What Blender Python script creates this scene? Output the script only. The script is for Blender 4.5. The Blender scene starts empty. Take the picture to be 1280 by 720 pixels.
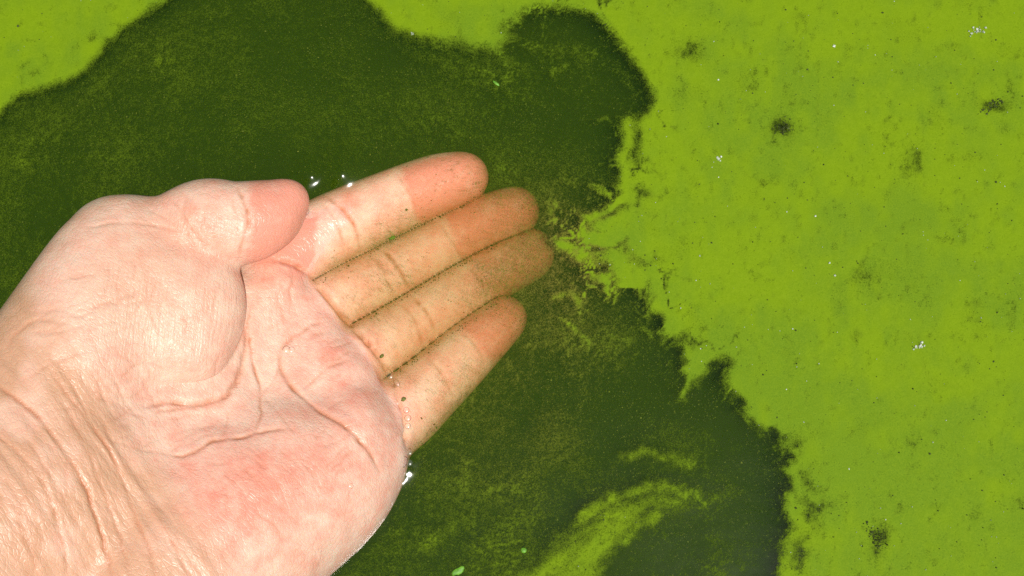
import bpy, math, random
import numpy as np
from mathutils import Vector, Matrix

random.seed(7)
RNG = np.random.default_rng(7)
scene = bpy.context.scene
COL = scene.collection

# ------------------------------------------------------------------ camera
TILT = math.radians(10.0)           # off the vertical, photographer stands on the near side
DIST = 0.456
LENS, SENSOR = 50.0, 36.0
cam_d = bpy.data.cameras.new('camera')
cam_d.lens = LENS
cam_d.sensor_width = SENSOR
cam_d.sensor_fit = 'HORIZONTAL'
cam_d.clip_start = 0.01
cam_d.clip_end = 500.0
cam = bpy.data.objects.new('camera', cam_d)
COL.objects.link(cam)
cam.location = (0.0, -DIST * math.sin(TILT), DIST * math.cos(TILT))
cam.rotation_euler = (TILT, 0.0, 0.0)
scene.camera = cam

# ------------------------------------------------------------------ sky, sun, exposure
SUN_ZEN = math.radians(16.5)
SUN_AZ = math.radians(-54.0)        # direction towards the sun in the x-y plane, from +X
sun_dir = Vector((math.sin(SUN_ZEN) * math.cos(SUN_AZ), math.sin(SUN_ZEN) * math.sin(SUN_AZ), math.cos(SUN_ZEN)))
world = bpy.data.worlds.new('World')
scene.world = world
world.use_nodes = True
wn, wl = world.node_tree.nodes, world.node_tree.links
wn.clear()
sky = wn.new('ShaderNodeTexSky')
sky.sky_type = 'NISHITA'
sky.sun_disc = False
sky.sun_elevation = math.pi / 2 - SUN_ZEN
sky.sun_rotation = math.pi / 2 - SUN_AZ
bg = wn.new('ShaderNodeBackground')
bg.inputs['Strength'].default_value = 0.07
wo = wn.new('ShaderNodeOutputWorld')
wl.new(sky.outputs['Color'], bg.inputs['Color'])
wl.new(bg.outputs[0], wo.inputs['Surface'])
sun_d = bpy.data.lights.new('sun', 'SUN')
sun_d.energy = 4.8
sun_d.angle = math.radians(0.53)
sun_d.color = (1.0, 0.96, 0.89)
sun = bpy.data.objects.new('sun', sun_d)
COL.objects.link(sun)
sun.location = sun_dir * 3.0
sun.rotation_euler = sun_dir.to_track_quat('Z', 'Y').to_euler()
scene.view_settings.view_transform = 'Standard'
scene.view_settings.look = 'None'
scene.view_settings.exposure = 0.0
scene.view_settings.gamma = 1.0
scene.view_settings.use_curve_mapping = False
scene.render.engine = 'CYCLES'
scene.cycles.volume_bounces = 2
scene.cycles.max_bounces = 5
scene.cycles.diffuse_bounces = 2
scene.cycles.transparent_max_bounces = 16
scene.cycles.use_denoising = False

# ------------------------------------------------------------------ helpers
ct, st = math.cos(TILT), math.sin(TILT)
CAM = np.array([0.0, -DIST * st, DIST * ct])
HALF = SENSOR / 2 / LENS
PXMM = 640.0 / (HALF * DIST * 1000.0)         # photo pixels per mm on the water in mid frame


def at(px, py, z):
    """world point (mm) seen at photo pixel px,py (1280x720) and lying z mm above the water"""
    u, v = (px - 640.0) / 640.0 * HALF, -(py - 360.0) / 640.0 * HALF
    d = np.array([u, v * ct + st, v * st - ct])
    t = (z / 1000.0 - CAM[2]) / d[2]
    return (CAM + d * t) * 1000.0


def depth_of(p):                               # distance along the optical axis (mm)
    q = p / 1000.0 - CAM
    return (-(q[..., 1] * st) * -1 * -1 + q[..., 2] * ct * -1) * 1000.0 if False else -(q[..., 1] * -st + q[..., 2] * ct) * 1000.0


def to_px(P):
    """photo pixel of world points (mm)"""
    q = P / 1000.0 - CAM
    xc = q[:, 0]
    yc = q[:, 1] * ct + q[:, 2] * st
    zc = -(-q[:, 1] * st + q[:, 2] * ct)
    return np.stack([640 + xc / zc / HALF * 640, 360 - yc / zc / HALF * 640], 1)


def rmm(rpx, p):
    zc = depth_of(np.asarray(p))
    return rpx * HALF * zc / 640.0


def _hash(ix, iy, seed):
    h = (ix.astype(np.int64) * 374761393 + iy.astype(np.int64) * 668265263 + seed * 1442695041) & 0xFFFFFFFF
    h = ((h ^ (h >> 13)) * 1274126177) & 0xFFFFFFFF
    return ((h ^ (h >> 16)) & 0xFFFF).astype(np.float64) / 65535.0


def vnoise(x, y, seed=0):
    ix, iy = np.floor(x), np.floor(y)
    fx, fy = x - ix, y - iy
    fx = fx * fx * fx * (fx * (fx * 6 - 15) + 10)
    fy = fy * fy * fy * (fy * (fy * 6 - 15) + 10)
    ix, iy = ix.astype(np.int64), iy.astype(np.int64)
    a, b = _hash(ix, iy, seed), _hash(ix + 1, iy, seed)
    c, d = _hash(ix, iy + 1, seed), _hash(ix + 1, iy + 1, seed)
    return (a * (1 - fx) + b * fx) * (1 - fy) + (c * (1 - fx) + d * fx) * fy


def fbm(x, y, octv=4, seed=0, gain=0.5):
    s, amp, tot = 0.0, 1.0, 0.0
    for o in range(octv):
        s = s + amp * vnoise(x * 2 ** o + 17.3 * o, y * 2 ** o - 9.1 * o, seed + o)
        tot += amp
        amp *= gain
    return s / tot


def sstep(a, b, x):
    t = np.clip((x - a) / (b - a), 0, 1)
    return t * t * (3 - 2 * t)


def seg_dist(X, Y, poly):
    """distance in px to a polyline, and the position along it 0..1"""
    poly = np.asarray(poly, float)
    best = np.full(X.shape, 1e9)
    par = np.zeros(X.shape)
    L = np.hypot(*np.diff(poly, axis=0).T)
    cum = np.concatenate([[0], np.cumsum(L)])
    for i in range(len(poly) - 1):
        a, b = poly[i], poly[i + 1]
        ab = b - a
        h = np.clip(((X - a[0]) * ab[0] + (Y - a[1]) * ab[1]) / (ab @ ab), 0, 1)
        d = np.hypot(X - a[0] - h * ab[0], Y - a[1] - h * ab[1])
        m = d < best
        best = np.where(m, d, best)
        par = np.where(m, (cum[i] + h * L[i]) / cum[-1], par)
    return best, par


def poly_sd(X, Y, poly):
    """signed distance in px: positive inside"""
    poly = np.asarray(poly, float)
    cl = np.vstack([poly, poly[:1]])
    d, _ = seg_dist(X, Y, cl)
    ins = np.zeros(X.shape, bool)
    n = len(poly)
    for i in range(n):
        x1, y1 = poly[i]
        x2, y2 = poly[(i + 1) % n]
        if y1 == y2:
            continue
        c = ((y1 > Y) != (y2 > Y)) & (X < (x2 - x1) * (Y - y1) / (y2 - y1) + x1)
        ins ^= c
    return np.where(ins, d, -d)


def curve_pts(pts, n=10):
    """Catmull-Rom through rows of pts"""
    P = np.asarray(pts, float)
    P = np.vstack([2 * P[0] - P[1], P, 2 * P[-1] - P[-2]])
    out = []
    for i in range(1, len(P) - 2):
        for k in range(n):
            t = k / n
            p0, p1, p2, p3 = P[i - 1], P[i], P[i + 1], P[i + 2]
            out.append(0.5 * (2 * p1 + (p2 - p0) * t + (2 * p0 - 5 * p1 + 4 * p2 - p3) * t * t + (3 * p1 - p0 - 3 * p2 + p3) * t ** 3))
    out.append(P[-2])
    return np.array(out)


def mesh_np(name, V, F, mat=None, smooth=True, parent=None):
    """V in metres (n,3), F (m,3) or (m,4) int"""
    me = bpy.data.meshes.new(name)
    V = np.asarray(V, np.float32)
    F = np.asarray(F, np.int32)
    k = F.shape[1]
    me.vertices.add(len(V))
    me.vertices.foreach_set('co', V.ravel())
    me.loops.add(F.size)
    me.loops.foreach_set('vertex_index', F.ravel())
    me.polygons.add(len(F))
    me.polygons.foreach_set('loop_start', np.arange(0, F.size, k, dtype=np.int32))
    me.polygons.foreach_set('loop_total', np.full(len(F), k, np.int32))
    me.polygons.foreach_set('use_smooth', np.full(len(F), smooth))
    me.update(calc_edges=True)
    me.validate()
    ob = bpy.data.objects.new(name, me)
    COL.objects.link(ob)
    if mat:
        me.materials.append(mat)
    if parent:
        ob.parent = parent
    return ob


def attr(ob, name, vals):
    a = ob.data.attributes.new(name, 'FLOAT', 'POINT')
    a.data.foreach_set('value', np.asarray(vals, np.float32))


def tag(o, label=None, cat=None, group=None, kind=None):
    for k, v in (('label', label), ('category', cat), ('group', group), ('kind', kind)):
        if v:
            o[k] = v
    return o


class NT:
    """tiny node-tree builder"""
    def __init__(s, name):
        s.mat = bpy.data.materials.new(name)
        s.mat.use_nodes = True
        s.t = s.mat.node_tree
        s.t.nodes.clear()
        s.out = s.t.nodes.new('ShaderNodeOutputMaterial')

    def n(s, typ, **kw):
        nd = s.t.nodes.new(typ)
        for k, v in kw.items():
            if k.startswith('_'):
                setattr(nd, k[1:], v)
            else:
                key = k.replace('__', ' ')
                key = int(key[1:]) if key[0] == 'i' and key[1:].isdigit() else key
                sock = nd.inputs[key]
                if isinstance(v, bpy.types.NodeSocket):
                    s.t.links.new(v, sock)
                else:
                    sock.default_value = v
        return nd

    def link(s, a, b):
        s.t.links.new(a, b)

    def math(s, op, a, b=0.0, c=0.0, clamp=False):
        nd = s.n('ShaderNodeMath', _operation=op, _use_clamp=clamp, i0=a, i1=b)
        if op in ('MULTIPLY_ADD', 'SMOOTH_MIN'):
            v = c
            if isinstance(v, bpy.types.NodeSocket):
                s.link(v, nd.inputs[2])
            else:
                nd.inputs[2].default_value = v
        return nd.outputs[0]

    def mix(s, f, a, b):
        nd = s.n('ShaderNodeMix', _data_type='RGBA')
        for sock, v in ((nd.inputs[0], f), (nd.inputs[6], a), (nd.inputs[7], b)):
            if isinstance(v, bpy.types.NodeSocket):
                s.link(v, sock)
            else:
                sock.default_value = v
        return nd.outputs[2]

    def ramp(s, f, lo, hi, smooth=True):
        nd = s.n('ShaderNodeMapRange', Value=f)
        nd.interpolation_type = 'SMOOTHSTEP' if smooth else 'LINEAR'
        nd.inputs['From Min'].default_value = lo
        nd.inputs['From Max'].default_value = hi
        return nd.outputs[0]

    def attr(s, name):
        return s.n('ShaderNodeAttribute', _attribute_name=name).outputs['Fac']

    def coord(s, scale=(1, 1, 1), rot=(0, 0, 0)):
        tc = s.n('ShaderNodeTexCoord')
        # rotate first, then stretch
        r = s.n('ShaderNodeMapping', _vector_type='POINT', Vector=tc.outputs['Object'])
        r.inputs['Rotation'].default_value = rot
        m = s.n('ShaderNodeMapping', _vector_type='POINT', Vector=r.outputs[0])
        m.inputs['Scale'].default_value = scale
        return m.outputs[0]

    def noise(s, vec, scale, detail=3.0, rough=0.55, dist=0.0):
        nd = s.n('ShaderNodeTexNoise', Vector=vec, Scale=scale, Detail=detail, Roughness=rough, Distortion=dist)
        return nd.outputs['Fac']


def rgb(r, g, b):
    return (r, g, b, 1.0)


# ------------------------------------------------------------------ materials
def mat_skin():
    T = NT('skin')
    co = T.coord()
    mm = 1000.0
    red, tan_shade, crease, wet = T.attr('red'), T.attr('tan'), T.attr('crease'), T.attr('wet')
    thenar, wrist = T.attr('thenar'), T.attr('wrist')
    mott = T.noise(co, 0.16 * mm, 4, 0.6)
    mott2 = T.noise(co, 0.45 * mm, 3, 0.6)
    pale, pink = rgb(0.80, 0.545, 0.41), rgb(0.76, 0.31, 0.215)
    f = T.math('MULTIPLY_ADD', T.math('SUBTRACT', mott, 0.5), 1.8, red)
    f = T.math('MULTIPLY_ADD', T.math('SUBTRACT', mott2, 0.5), 0.6, f, )
    col = T.mix(T.ramp(f, 0.0, 1.0, False), pale, pink)
    col = T.mix(tan_shade, col, rgb(0.60, 0.335, 0.20))
    col = T.mix(T.math('MULTIPLY', crease, 0.85), col, rgb(0.52, 0.19, 0.085))
    # fine relief: skin ridges, cross wrinkles on thenar and wrist
    n1 = T.noise(co, 1.3 * mm, 2, 0.6)
    vor = T.n('ShaderNodeTexVoronoi', _feature='DISTANCE_TO_EDGE', Vector=T.coord((0.55 * mm, 1.0 * mm, 0.7 * mm), (0, 0, 0.9)), Scale=0.85)
    cell = T.ramp(vor.outputs['Distance'], 0.0, 0.16)
    # striations on the thenar, nearly up-down in the picture
    s1 = T.noise(T.coord((1.05 * mm, 0.07 * mm, 0.5 * mm), (0, 0, 0.08)), 1.0, 3, 0.65, 0.6)
    # long wrinkles parallel to the wrist creases
    s2 = T.noise(T.coord((0.55 * mm, 0.045 * mm, 0.25 * mm), (0, 0, -0.55)), 1.0, 4, 0.65, 0.8)
    s3 = T.noise(T.coord((0.10 * mm, 0.8 * mm, 0.4 * mm), (0, 0, 0.35)), 1.0, 3, 0.65, 0.6)
    h = T.math('MULTIPLY', n1, 0.12)
    h = T.math('MULTIPLY_ADD', cell, 0.2, h)
    h = T.math('MULTIPLY_ADD', T.math('MULTIPLY', s1, thenar), 1.7, h)
    h = T.math('MULTIPLY_ADD', T.math('MULTIPLY', s3, thenar), 0.6, h)
    h = T.math('MULTIPLY_ADD', T.math('MULTIPLY', s2, wrist), 1.1, h)
    warp = T.n('ShaderNodeTexNoise', Vector=co, Scale=0.12 * mm, Detail=3.0)
    base = T.coord((0.10 * mm, 0.20 * mm, 0.15 * mm), (0, 0, 0.95))
    add = T.n('ShaderNodeVectorMath', _operation='MULTIPLY_ADD', i0=warp.outputs['Color'], i1=(1.6, 1.6, 1.6), i2=base)
    lines = T.n('ShaderNodeTexVoronoi', _feature='DISTANCE_TO_EDGE', Vector=add.outputs[0], Scale=1.15)
    patchy = T.ramp(T.noise(co, 0.07 * mm, 2), 0.42, 0.62)
    ln = T.math('MULTIPLY', T.math('SUBTRACT', 1.0, T.ramp(lines.outputs['Distance'], 0.0, 0.055)), patchy)
    ln = T.math('MULTIPLY', ln, T.math('SUBTRACT', 1.0, T.attr('under')))
    h = T.math('MULTIPLY_ADD', ln, -0.22, h)
    bump = T.n('ShaderNodeBump', Height=h, Strength=0.6, Distance=0.00045)
    rough = T.math('MULTIPLY_ADD', wet, -0.14, 0.41)
    p = T.n('ShaderNodeBsdfPrincipled', Base__Color=col, Roughness=rough, Normal=bump.outputs[0])
    p.inputs['IOR'].default_value = 1.42
    T.link(T.math('MULTIPLY_ADD', T.attr('under'), -0.46, 0.5), p.inputs['Specular IOR Level'])   # no air-skin interface below the water
    p.inputs['Coat Roughness'].default_value = 0.24
    T.link(T.math('MULTIPLY_ADD', T.attr('under'), -0.12, 0.12), p.inputs['Coat Weight'])
    T.link(bump.outputs[0], p.inputs['Coat Normal'])
    p.inputs['Subsurface Weight'].default_value = 0.3
    p.inputs['Subsurface Radius'].default_value = (1.0, 0.36, 0.2)
    p.inputs['Subsurface Scale'].default_value = 0.0028
    T.link(p.outputs[0], T.out.inputs['Surface'])
    return T.mat


def mat_nail():
    T = NT('nail')
    n = T.noise(T.coord((2000, 200, 500)), 1.0, 2)
    col = T.mix(n, rgb(0.72, 0.42, 0.34), rgb(0.76, 0.5, 0.42))
    p = T.n('ShaderNodeBsdfPrincipled', Base__Color=col, Roughness=0.28)
    T.link(p.outputs[0], T.out.inputs['Surface'])
    return T.mat


def mat_water():
    T = NT('murky_water')
    fr = T.n('ShaderNodeFresnel', IOR=1.333)
    rip = T.noise(T.coord(), 90.0, 2, 0.5)
    bump = T.n('ShaderNodeBump', Height=rip, Strength=0.12, Distance=0.001)
    tr = T.n('ShaderNodeBsdfTransparent')
    gl = T.n('ShaderNodeBsdfGlossy', Roughness=0.13, Normal=bump.outputs[0])
    mx = T.n('ShaderNodeMixShader', i0=fr.outputs[0], i1=tr.outputs[0], i2=gl.outputs[0])
    T.link(mx.outputs[0], T.out.inputs['Surface'])
    sc = T.n('ShaderNodeVolumeScatter', Color=rgb(0.42, 1.0, 0.06), Density=16.5, Anisotropy=0.2)
    ab = T.n('ShaderNodeVolumeAbsorption', Color=rgb(0.68, 0.655, 0.24), Density=74.0)
    ad = T.n('ShaderNodeAddShader', i0=sc.outputs[0], i1=ab.outputs[0])
    T.link(ad.outputs[0], T.out.inputs['Volume'])
    return T.mat


def mat_film():
    T = NT('algae_scum')
    cover = T.attr('cover')
    co = T.coord()
    mm = 1000.0
    g1 = T.noise(co, 2.4 * mm, 2, 0.7)           # grains
    g2 = T.noise(co, 0.45 * mm, 2, 0.65)
    c = T.math('MULTIPLY_ADD', T.math('SUBTRACT', g1, 0.5), 1.35, cover)
    c = T.math('MULTIPLY_ADD', T.math('SUBTRACT', g2, 0.5), 0.55, c)
    alpha = T.ramp(c, 0.14, 0.92)
    lime, olive = rgb(0.152, 0.244, 0.0045), rgb(0.116, 0.203, 0.008)
    col = T.mix(T.attr('tone'), lime, olive)
    col = T.mix(T.math('MULTIPLY', T.ramp(g2, 0.38, 0.66), 0.22), col, rgb(0.10, 0.17, 0.003))
    col = T.mix(T.math('MULTIPLY', T.ramp(g1, 0.42, 0.72), 0.4), col, rgb(0.19, 0.265, 0.01))
    thin = T.ramp(cover, 0.35, 1.0)
    col = T.mix(thin, T.mix(T.attr('silt'), rgb(0.070, 0.112, 0.006), rgb(0.17, 0.145, 0.025)), col)
    bump = T.n('ShaderNodeBump', Height=T.math('ADD', g1, T.math('MULTIPLY', g2, 1.2)), Strength=0.22, Distance=0.0003)
    p = T.n('ShaderNodeBsdfPrincipled', Base__Color=col, Roughness=0.6, Alpha=alpha, Normal=bump.outputs[0])
    p.inputs['Specular IOR Level'].default_value = 0.03
    T.link(p.outputs[0], T.out.inputs['Surface'])
    return T.mat


def mat_plain(name, a, b, scale=1500.0, rough=0.6):
    T = NT(name)
    n = T.noise(T.coord(), scale, 3)
    col = T.mix(T.ramp(n, 0.35, 0.65), rgb(*a), rgb(*b))
    bump = T.n('ShaderNodeBump', Height=n, Strength=0.5, Distance=0.0004)
    p = T.n('ShaderNodeBsdfPrincipled', Base__Color=col, Roughness=rough, Normal=bump.outputs[0])
    T.link(p.outputs[0], T.out.inputs['Surface'])
    return T.mat


def mat_drop():
    T = NT('water_drop')
    fr = T.n('ShaderNodeFresnel', IOR=1.333)
    tr = T.n('ShaderNodeBsdfTransparent')
    gl = T.n('ShaderNodeBsdfGlossy', Roughness=0.22)
    mx = T.n('ShaderNodeMixShader', i0=fr.outputs[0], i1=tr.outputs[0], i2=gl.outputs[0])
    T.link(mx.outputs[0], T.out.inputs['Surface'])
    return T.mat


M_SKIN, M_NAIL, M_WATER, M_FILM, M_DROP = mat_skin(), mat_nail(), mat_water(), mat_film(), mat_drop()
M_BED = mat_plain('pond_mud', (0.035, 0.03, 0.015), (0.06, 0.05, 0.025), 30.0, 0.9)
M_GRAIN = mat_plain('suspended_algae', (0.07, 0.11, 0.006), (0.16, 0.20, 0.012), 900.0)
M_DARK = mat_plain('dead_algae', (0.03, 0.045, 0.006), (0.06, 0.085, 0.01), 900.0)
M_LEAF = mat_plain('plant_scrap', (0.08, 0.22, 0.008), (0.13, 0.33, 0.012), 700.0, 0.55)
M_WHITE = mat_plain('pale_flake', (0.30, 0.36, 0.22), (0.75, 0.78, 0.70), 900.0, 0.25)  # also whitens the grains painted as wet glints

# ------------------------------------------------------------------ the hand as one signed distance field (mm)
def P(px, py, z, r):
    p = at(px, py, z)
    return np.array([p[0], p[1], p[2], rmm(r, p)])


FINGERS = {
    'index': [P(330, 345, -5, 46), P(372, 312, -8, 45), P(405, 292, -10.3, 43.5), P(437, 277, -11.5, 43), P(475, 260, -12.0, 40.5), P(510, 245, -12.2, 38.5), P(548, 230, -12.0, 36), P(580, 221.5, -11.8, 31)],
    'middle': [P(375, 400, -8, 42), P(418, 378, -12, 38), P(460, 356, -14.5, 36), P(500, 335, -15.8, 35.5), P(532, 318, -16.5, 34), P(565, 300, -17.4, 33.5), P(605, 279, -18.6, 33), P(643, 264.5, -19.6, 31.5)],
    'ring': [P(420, 465, -8, 42), P(464, 438, -13, 40), P(499, 416, -16, 38.5), P(534, 393, -17.6, 38), P(566, 372, -18.6, 37), P(598, 351, -20.0, 35.5), P(629, 333, -22.0, 34.5), P(660, 317, -23.6, 33)],
    'little': [P(455, 555, -8, 46), P(502, 516, -12.5, 46), P(529, 492, -14.2, 42), P(555, 468, -15.2, 39), P(577, 447, -15.6, 36.5), P(598, 427, -16.2, 33.5), P(616, 411, -17.2, 30), P(631, 397, -18.2, 27.5)],
}
PALM = [   # capsules blended widely: metacarpals
    (P(90, 530, 26, 90), P(335, 372, -4, 50)),
    (P(90, 570, 26, 90), P(385, 425, -5.5, 47)),
    (P(110, 610, 27, 92), P(425, 482, -4.5, 48)),
    (P(150, 650, 22, 92), P(447, 537, -6.0, 46)),
]
HYPO = [P(448, 562, -4, 44), P(394, 600, 0, 72), P(312, 635, 7, 100), P(230, 696, 15, 114), P(150, 790, 25, 122)]
FIRST_META = [P(60, 540, 26, 122), P(95, 450, 28, 98), P(128, 365, 27, 76), P(154, 306, 24, 58)]
THUMB = [P(154, 306, 24, 57), P(207, 293, 24, 45.5), P(256, 280, 24, 54), P(294, 280, 23, 49.5), P(318, 275, 22, 46), P(337, 268, 21, 39.5), P(351, 257, 20.5, 29)]
WRIST = [P(60, 600, 26, 135), P(-30, 680, 32, 150), P(-120, 745, 38, 150)]
w0, w1 = WRIST[-1], WRIST[-1].copy()
arm_dir = np.array([-0.80, -0.56, 0.30])
arm_dir /= np.linalg.norm(arm_dir)
FOREARM = [np.concatenate([w0[:3] + arm_dir * s, [r]]) for s, r in ((0, 32.0), (60, 33.0), (120, 38.0), (180, 42.0), (230, 41.0))]
THENAR_C = at(186, 385, 23)
THENAR_R = np.array([rmm(121, THENAR_C), rmm(119, THENAR_C), 18.5])


def warped(lo, hi, fine_lo, fine_hi, h, grow=1.09):
    a = list(np.arange(fine_lo, fine_hi + h, h))
    s, x = h, a[-1]
    while x < hi:
        s *= grow
        x += s
        a.append(x)
    s, x, b = h, a[0], []
    while x > lo:
        s *= grow
        x -= s
        b.append(x)
    return np.array(b[::-1] + a, np.float32)


VOX = 0.54
fl = at(0, 720, 25)
GX = warped(-410, 30, fl[0] - 14, at(705, 300, -10)[0], VOX)
GY = warped(-330, 60, fl[1] - 6, at(560, 180, -15)[1], VOX)
GZ = warped(-45, 190, -30, 52, VOX)
SH = (len(GX), len(GY), len(GZ))


def smin(a, b, k):
    h = np.clip(k - np.abs(a - b), 0, None) / k
    return np.minimum(a, b) - h * h * k * 0.25


def cone_d(a, b, X, Y, Z):
    ba = b[:3] - a[:3]
    px_, py_, pz_ = X - a[0], Y - a[1], Z - a[2]
    h = np.clip((px_ * ba[0] + py_ * ba[1] + pz_ * ba[2]) / max(ba @ ba, 1e-6), 0, 1)
    return np.sqrt((px_ - h * ba[0]) ** 2 + (py_ - h * ba[1]) ** 2 + (pz_ - h * ba[2]) ** 2) - (a[3] + (b[3] - a[3]) * h)


def ell_d(c, r, X, Y, Z):
    x, y, z = X - c[0], Y - c[1], Z - c[2]
    k0 = np.sqrt((x / r[0]) ** 2 + (y / r[1]) ** 2 + (z / r[2]) ** 2)
    k1 = np.sqrt((x / r[0] ** 2) ** 2 + (y / r[1] ** 2) ** 2 + (z / r[2] ** 2) ** 2)
    return k0 * (k0 - 1) / np.maximum(k1, 1e-6)


def chain_into(D, gx, gy, gz, pts, k, n=4, margin=16.0):
    C = curve_pts(pts, n) if len(pts) > 2 else np.asarray(pts)
    for a, b in zip(C[:-1], C[1:]):
        lo = np.minimum(a[:3] - a[3], b[:3] - b[3]) - margin
        hi = np.maximum(a[:3] + a[3], b[:3] + b[3]) + margin
        sl = tuple(slice(max(np.searchsorted(g, lo[i]) - 1, 0), np.searchsorted(g, hi[i]) + 1) for i, g in enumerate((gx, gy, gz)))
        if any(s.stop <= s.start for s in sl):
            continue
        d = cone_d(a.astype(np.float32), b.astype(np.float32), gx[sl[0]][:, None, None], gy[sl[1]][None, :, None], gz[sl[2]][None, None, :])
        D[sl] = smin(D[sl], d, k) if k > 0 else np.minimum(D[sl], d)


def hand_field(gx, gy, gz):
    sh = (len(gx), len(gy), len(gz))
    new = lambda: np.full(sh, 60.0, np.float32)
    X, Y, Z = gx[:, None, None], gy[None, :, None], gz[None, None, :]
    palm = new()
    for a, b in PALM:
        chain_into(palm, gx, gy, gz, [a, b], 9.0)
    chain_into(palm, gx, gy, gz, HYPO, 13.0)
    chain_into(palm, gx, gy, gz, WRIST + FOREARM[1:], 14.0, margin=26)
    # fingers: each smooth in itself, hard against its neighbours
    fing, prev = new(), None
    for name, pts in FINGERS.items():
        f = new()
        chain_into(f, gx, gy, gz, pts, 1.2, 5)
        if prev is None:
            fing = f.copy()
        else:                                  # a thin open slit stays between neighbours
            gap = 0.55 - np.abs(f - prev)
            fing = np.maximum(np.minimum(fing, f), np.where(np.minimum(f, prev) < 4, gap, -60))
        prev = f
    D = smin(palm, fing, 3.0)
    del fing, palm
    th = new()
    chain_into(th, gx, gy, gz, FIRST_META, 6.0)
    th = smin(th, ell_d(THENAR_C, THENAR_R, X, Y, Z), 8.0)
    tb = new()
    chain_into(tb, gx, gy, gz, THUMB, 1.5, 5)
    c = P(365, 247, 20.5, 16.5)
    tb = smin(tb, cone_d(c, c + np.array([0.01, 0, 0, 0]), X, Y, Z), 5.0)
    th = smin(th, tb, 3.2)
    kn = P(131, 286, 25, 30)                     # knuckle corner at the thumb base
    th = smin(th, cone_d(kn, kn + np.array([0.01, 0, 0, 0]), X, Y, Z), 4.0)
    del tb
    # the thenar melts into the wrist but folds sharply over the palm
    kk = 0.7 + 16.0 * np.clip((at(185, 420, 20)[0] - X) / 40.0, 0, 1)
    h = np.clip(kk - np.abs(D - th), 0, None) / kk
    return (np.minimum(D, th) - h * h * kk * 0.25).astype(np.float32)


def surface_nets(D, gx, gy, gz):
    S = D < 0
    nx, ny, nz = D.shape
    act = np.zeros((nx - 1, ny - 1, nz - 1), np.uint8)
    for i in (0, 1):
        for j in (0, 1):
            for k in (0, 1):
                act += S[i:nx - 1 + i, j:ny - 1 + j, k:nz - 1 + k]
    I, J, K = np.nonzero((act > 0) & (act < 8))
    idx = np.full(act.shape, -1, np.int32)
    idx[I, J, K] = np.arange(len(I))
    acc = np.zeros((len(I), 3))
    cnt = np.zeros(len(I))
    corners = [(i, j, k) for i in (0, 1) for j in (0, 1) for k in (0, 1)]
    for a in corners:
        for ax in range(3):
            if a[ax]:
                continue
            b = list(a)
            b[ax] = 1
            da = D[I + a[0], J + a[1], K + a[2]].astype(float)
            db = D[I + b[0], J + b[1], K + b[2]].astype(float)
            m = (da < 0) != (db < 0)
            t = np.where(m, da / np.where(m, da - db, 1), 0)
            pa = np.stack([gx[I + a[0]], gy[J + a[1]], gz[K + a[2]]], 1).astype(float)
            pb = np.stack([gx[I + b[0]], gy[J + b[1]], gz[K + b[2]]], 1)
            acc += np.where(m[:, None], pa + (pb - pa) * t[:, None], 0)
            cnt += m
    V = acc / cnt[:, None]
    quads = []
    for ax in range(3):
        o1, o2 = [(1, 2), (2, 0), (0, 1)][ax]
        s0 = [slice(None)] * 3
        s1 = [slice(None)] * 3
        s0[ax], s1[ax] = slice(0, -1), slice(1, None)
        A, B = S[tuple(s0)], S[tuple(s1)]
        e = np.argwhere(A != B)
        e = e[(e[:, o1] > 0) & (e[:, o2] > 0) & (e[:, o1] < D.shape[o1] - 1) & (e[:, o2] < D.shape[o2] - 1)]
        flip = A[e[:, 0], e[:, 1], e[:, 2]]
        q = []
        for d1, d2 in ((0, 0), (1, 0), (1, 1), (0, 1)):
            c = e.copy()
            c[:, o1] -= 1 - d1
            c[:, o2] -= 1 - d2
            q.append(idx[c[:, 0], c[:, 1], c[:, 2]])
        q = np.stack(q, 1)
        q[~flip] = q[~flip][:, ::-1]
        quads.append(q)
    return V, np.concatenate(quads)


def smooth_mesh(V, F, it, lam=0.5):
    E = np.concatenate([F[:, [0, 1]], F[:, [1, 2]], F[:, [2, 3]], F[:, [3, 0]]])
    n = len(V)
    deg = np.bincount(E[:, 0], minlength=n) + np.bincount(E[:, 1], minlength=n)
    for _ in range(it):
        A = np.zeros_like(V)
        for c in range(3):
            A[:, c] = np.bincount(E[:, 0], V[E[:, 1], c], n) + np.bincount(E[:, 1], V[E[:, 0], c], n)
        V = V + lam * (A / np.maximum(deg, 1)[:, None] - V)
    return V


def normals(V, F):
    fn = np.cross(V[F[:, 2]] - V[F[:, 0]], V[F[:, 3]] - V[F[:, 1]])
    N = np.zeros_like(V)
    for k in range(4):
        for c in range(3):
            N[:, c] += np.bincount(F[:, k], fn[:, c], len(V))
    return N / np.maximum(np.linalg.norm(N, axis=1), 1e-9)[:, None]


D = hand_field(GX, GY, GZ)
V, F = surface_nets(D, GX, GY, GZ)
del D
V = smooth_mesh(V, F, 3, 0.5)
N = normals(V, F)
PXV = to_px(V)
view = CAM * 1000.0 - V
view /= np.linalg.norm(view, axis=1)[:, None]
facing = sstep(0.05, 0.4, np.sum(N * view, 1))

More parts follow.
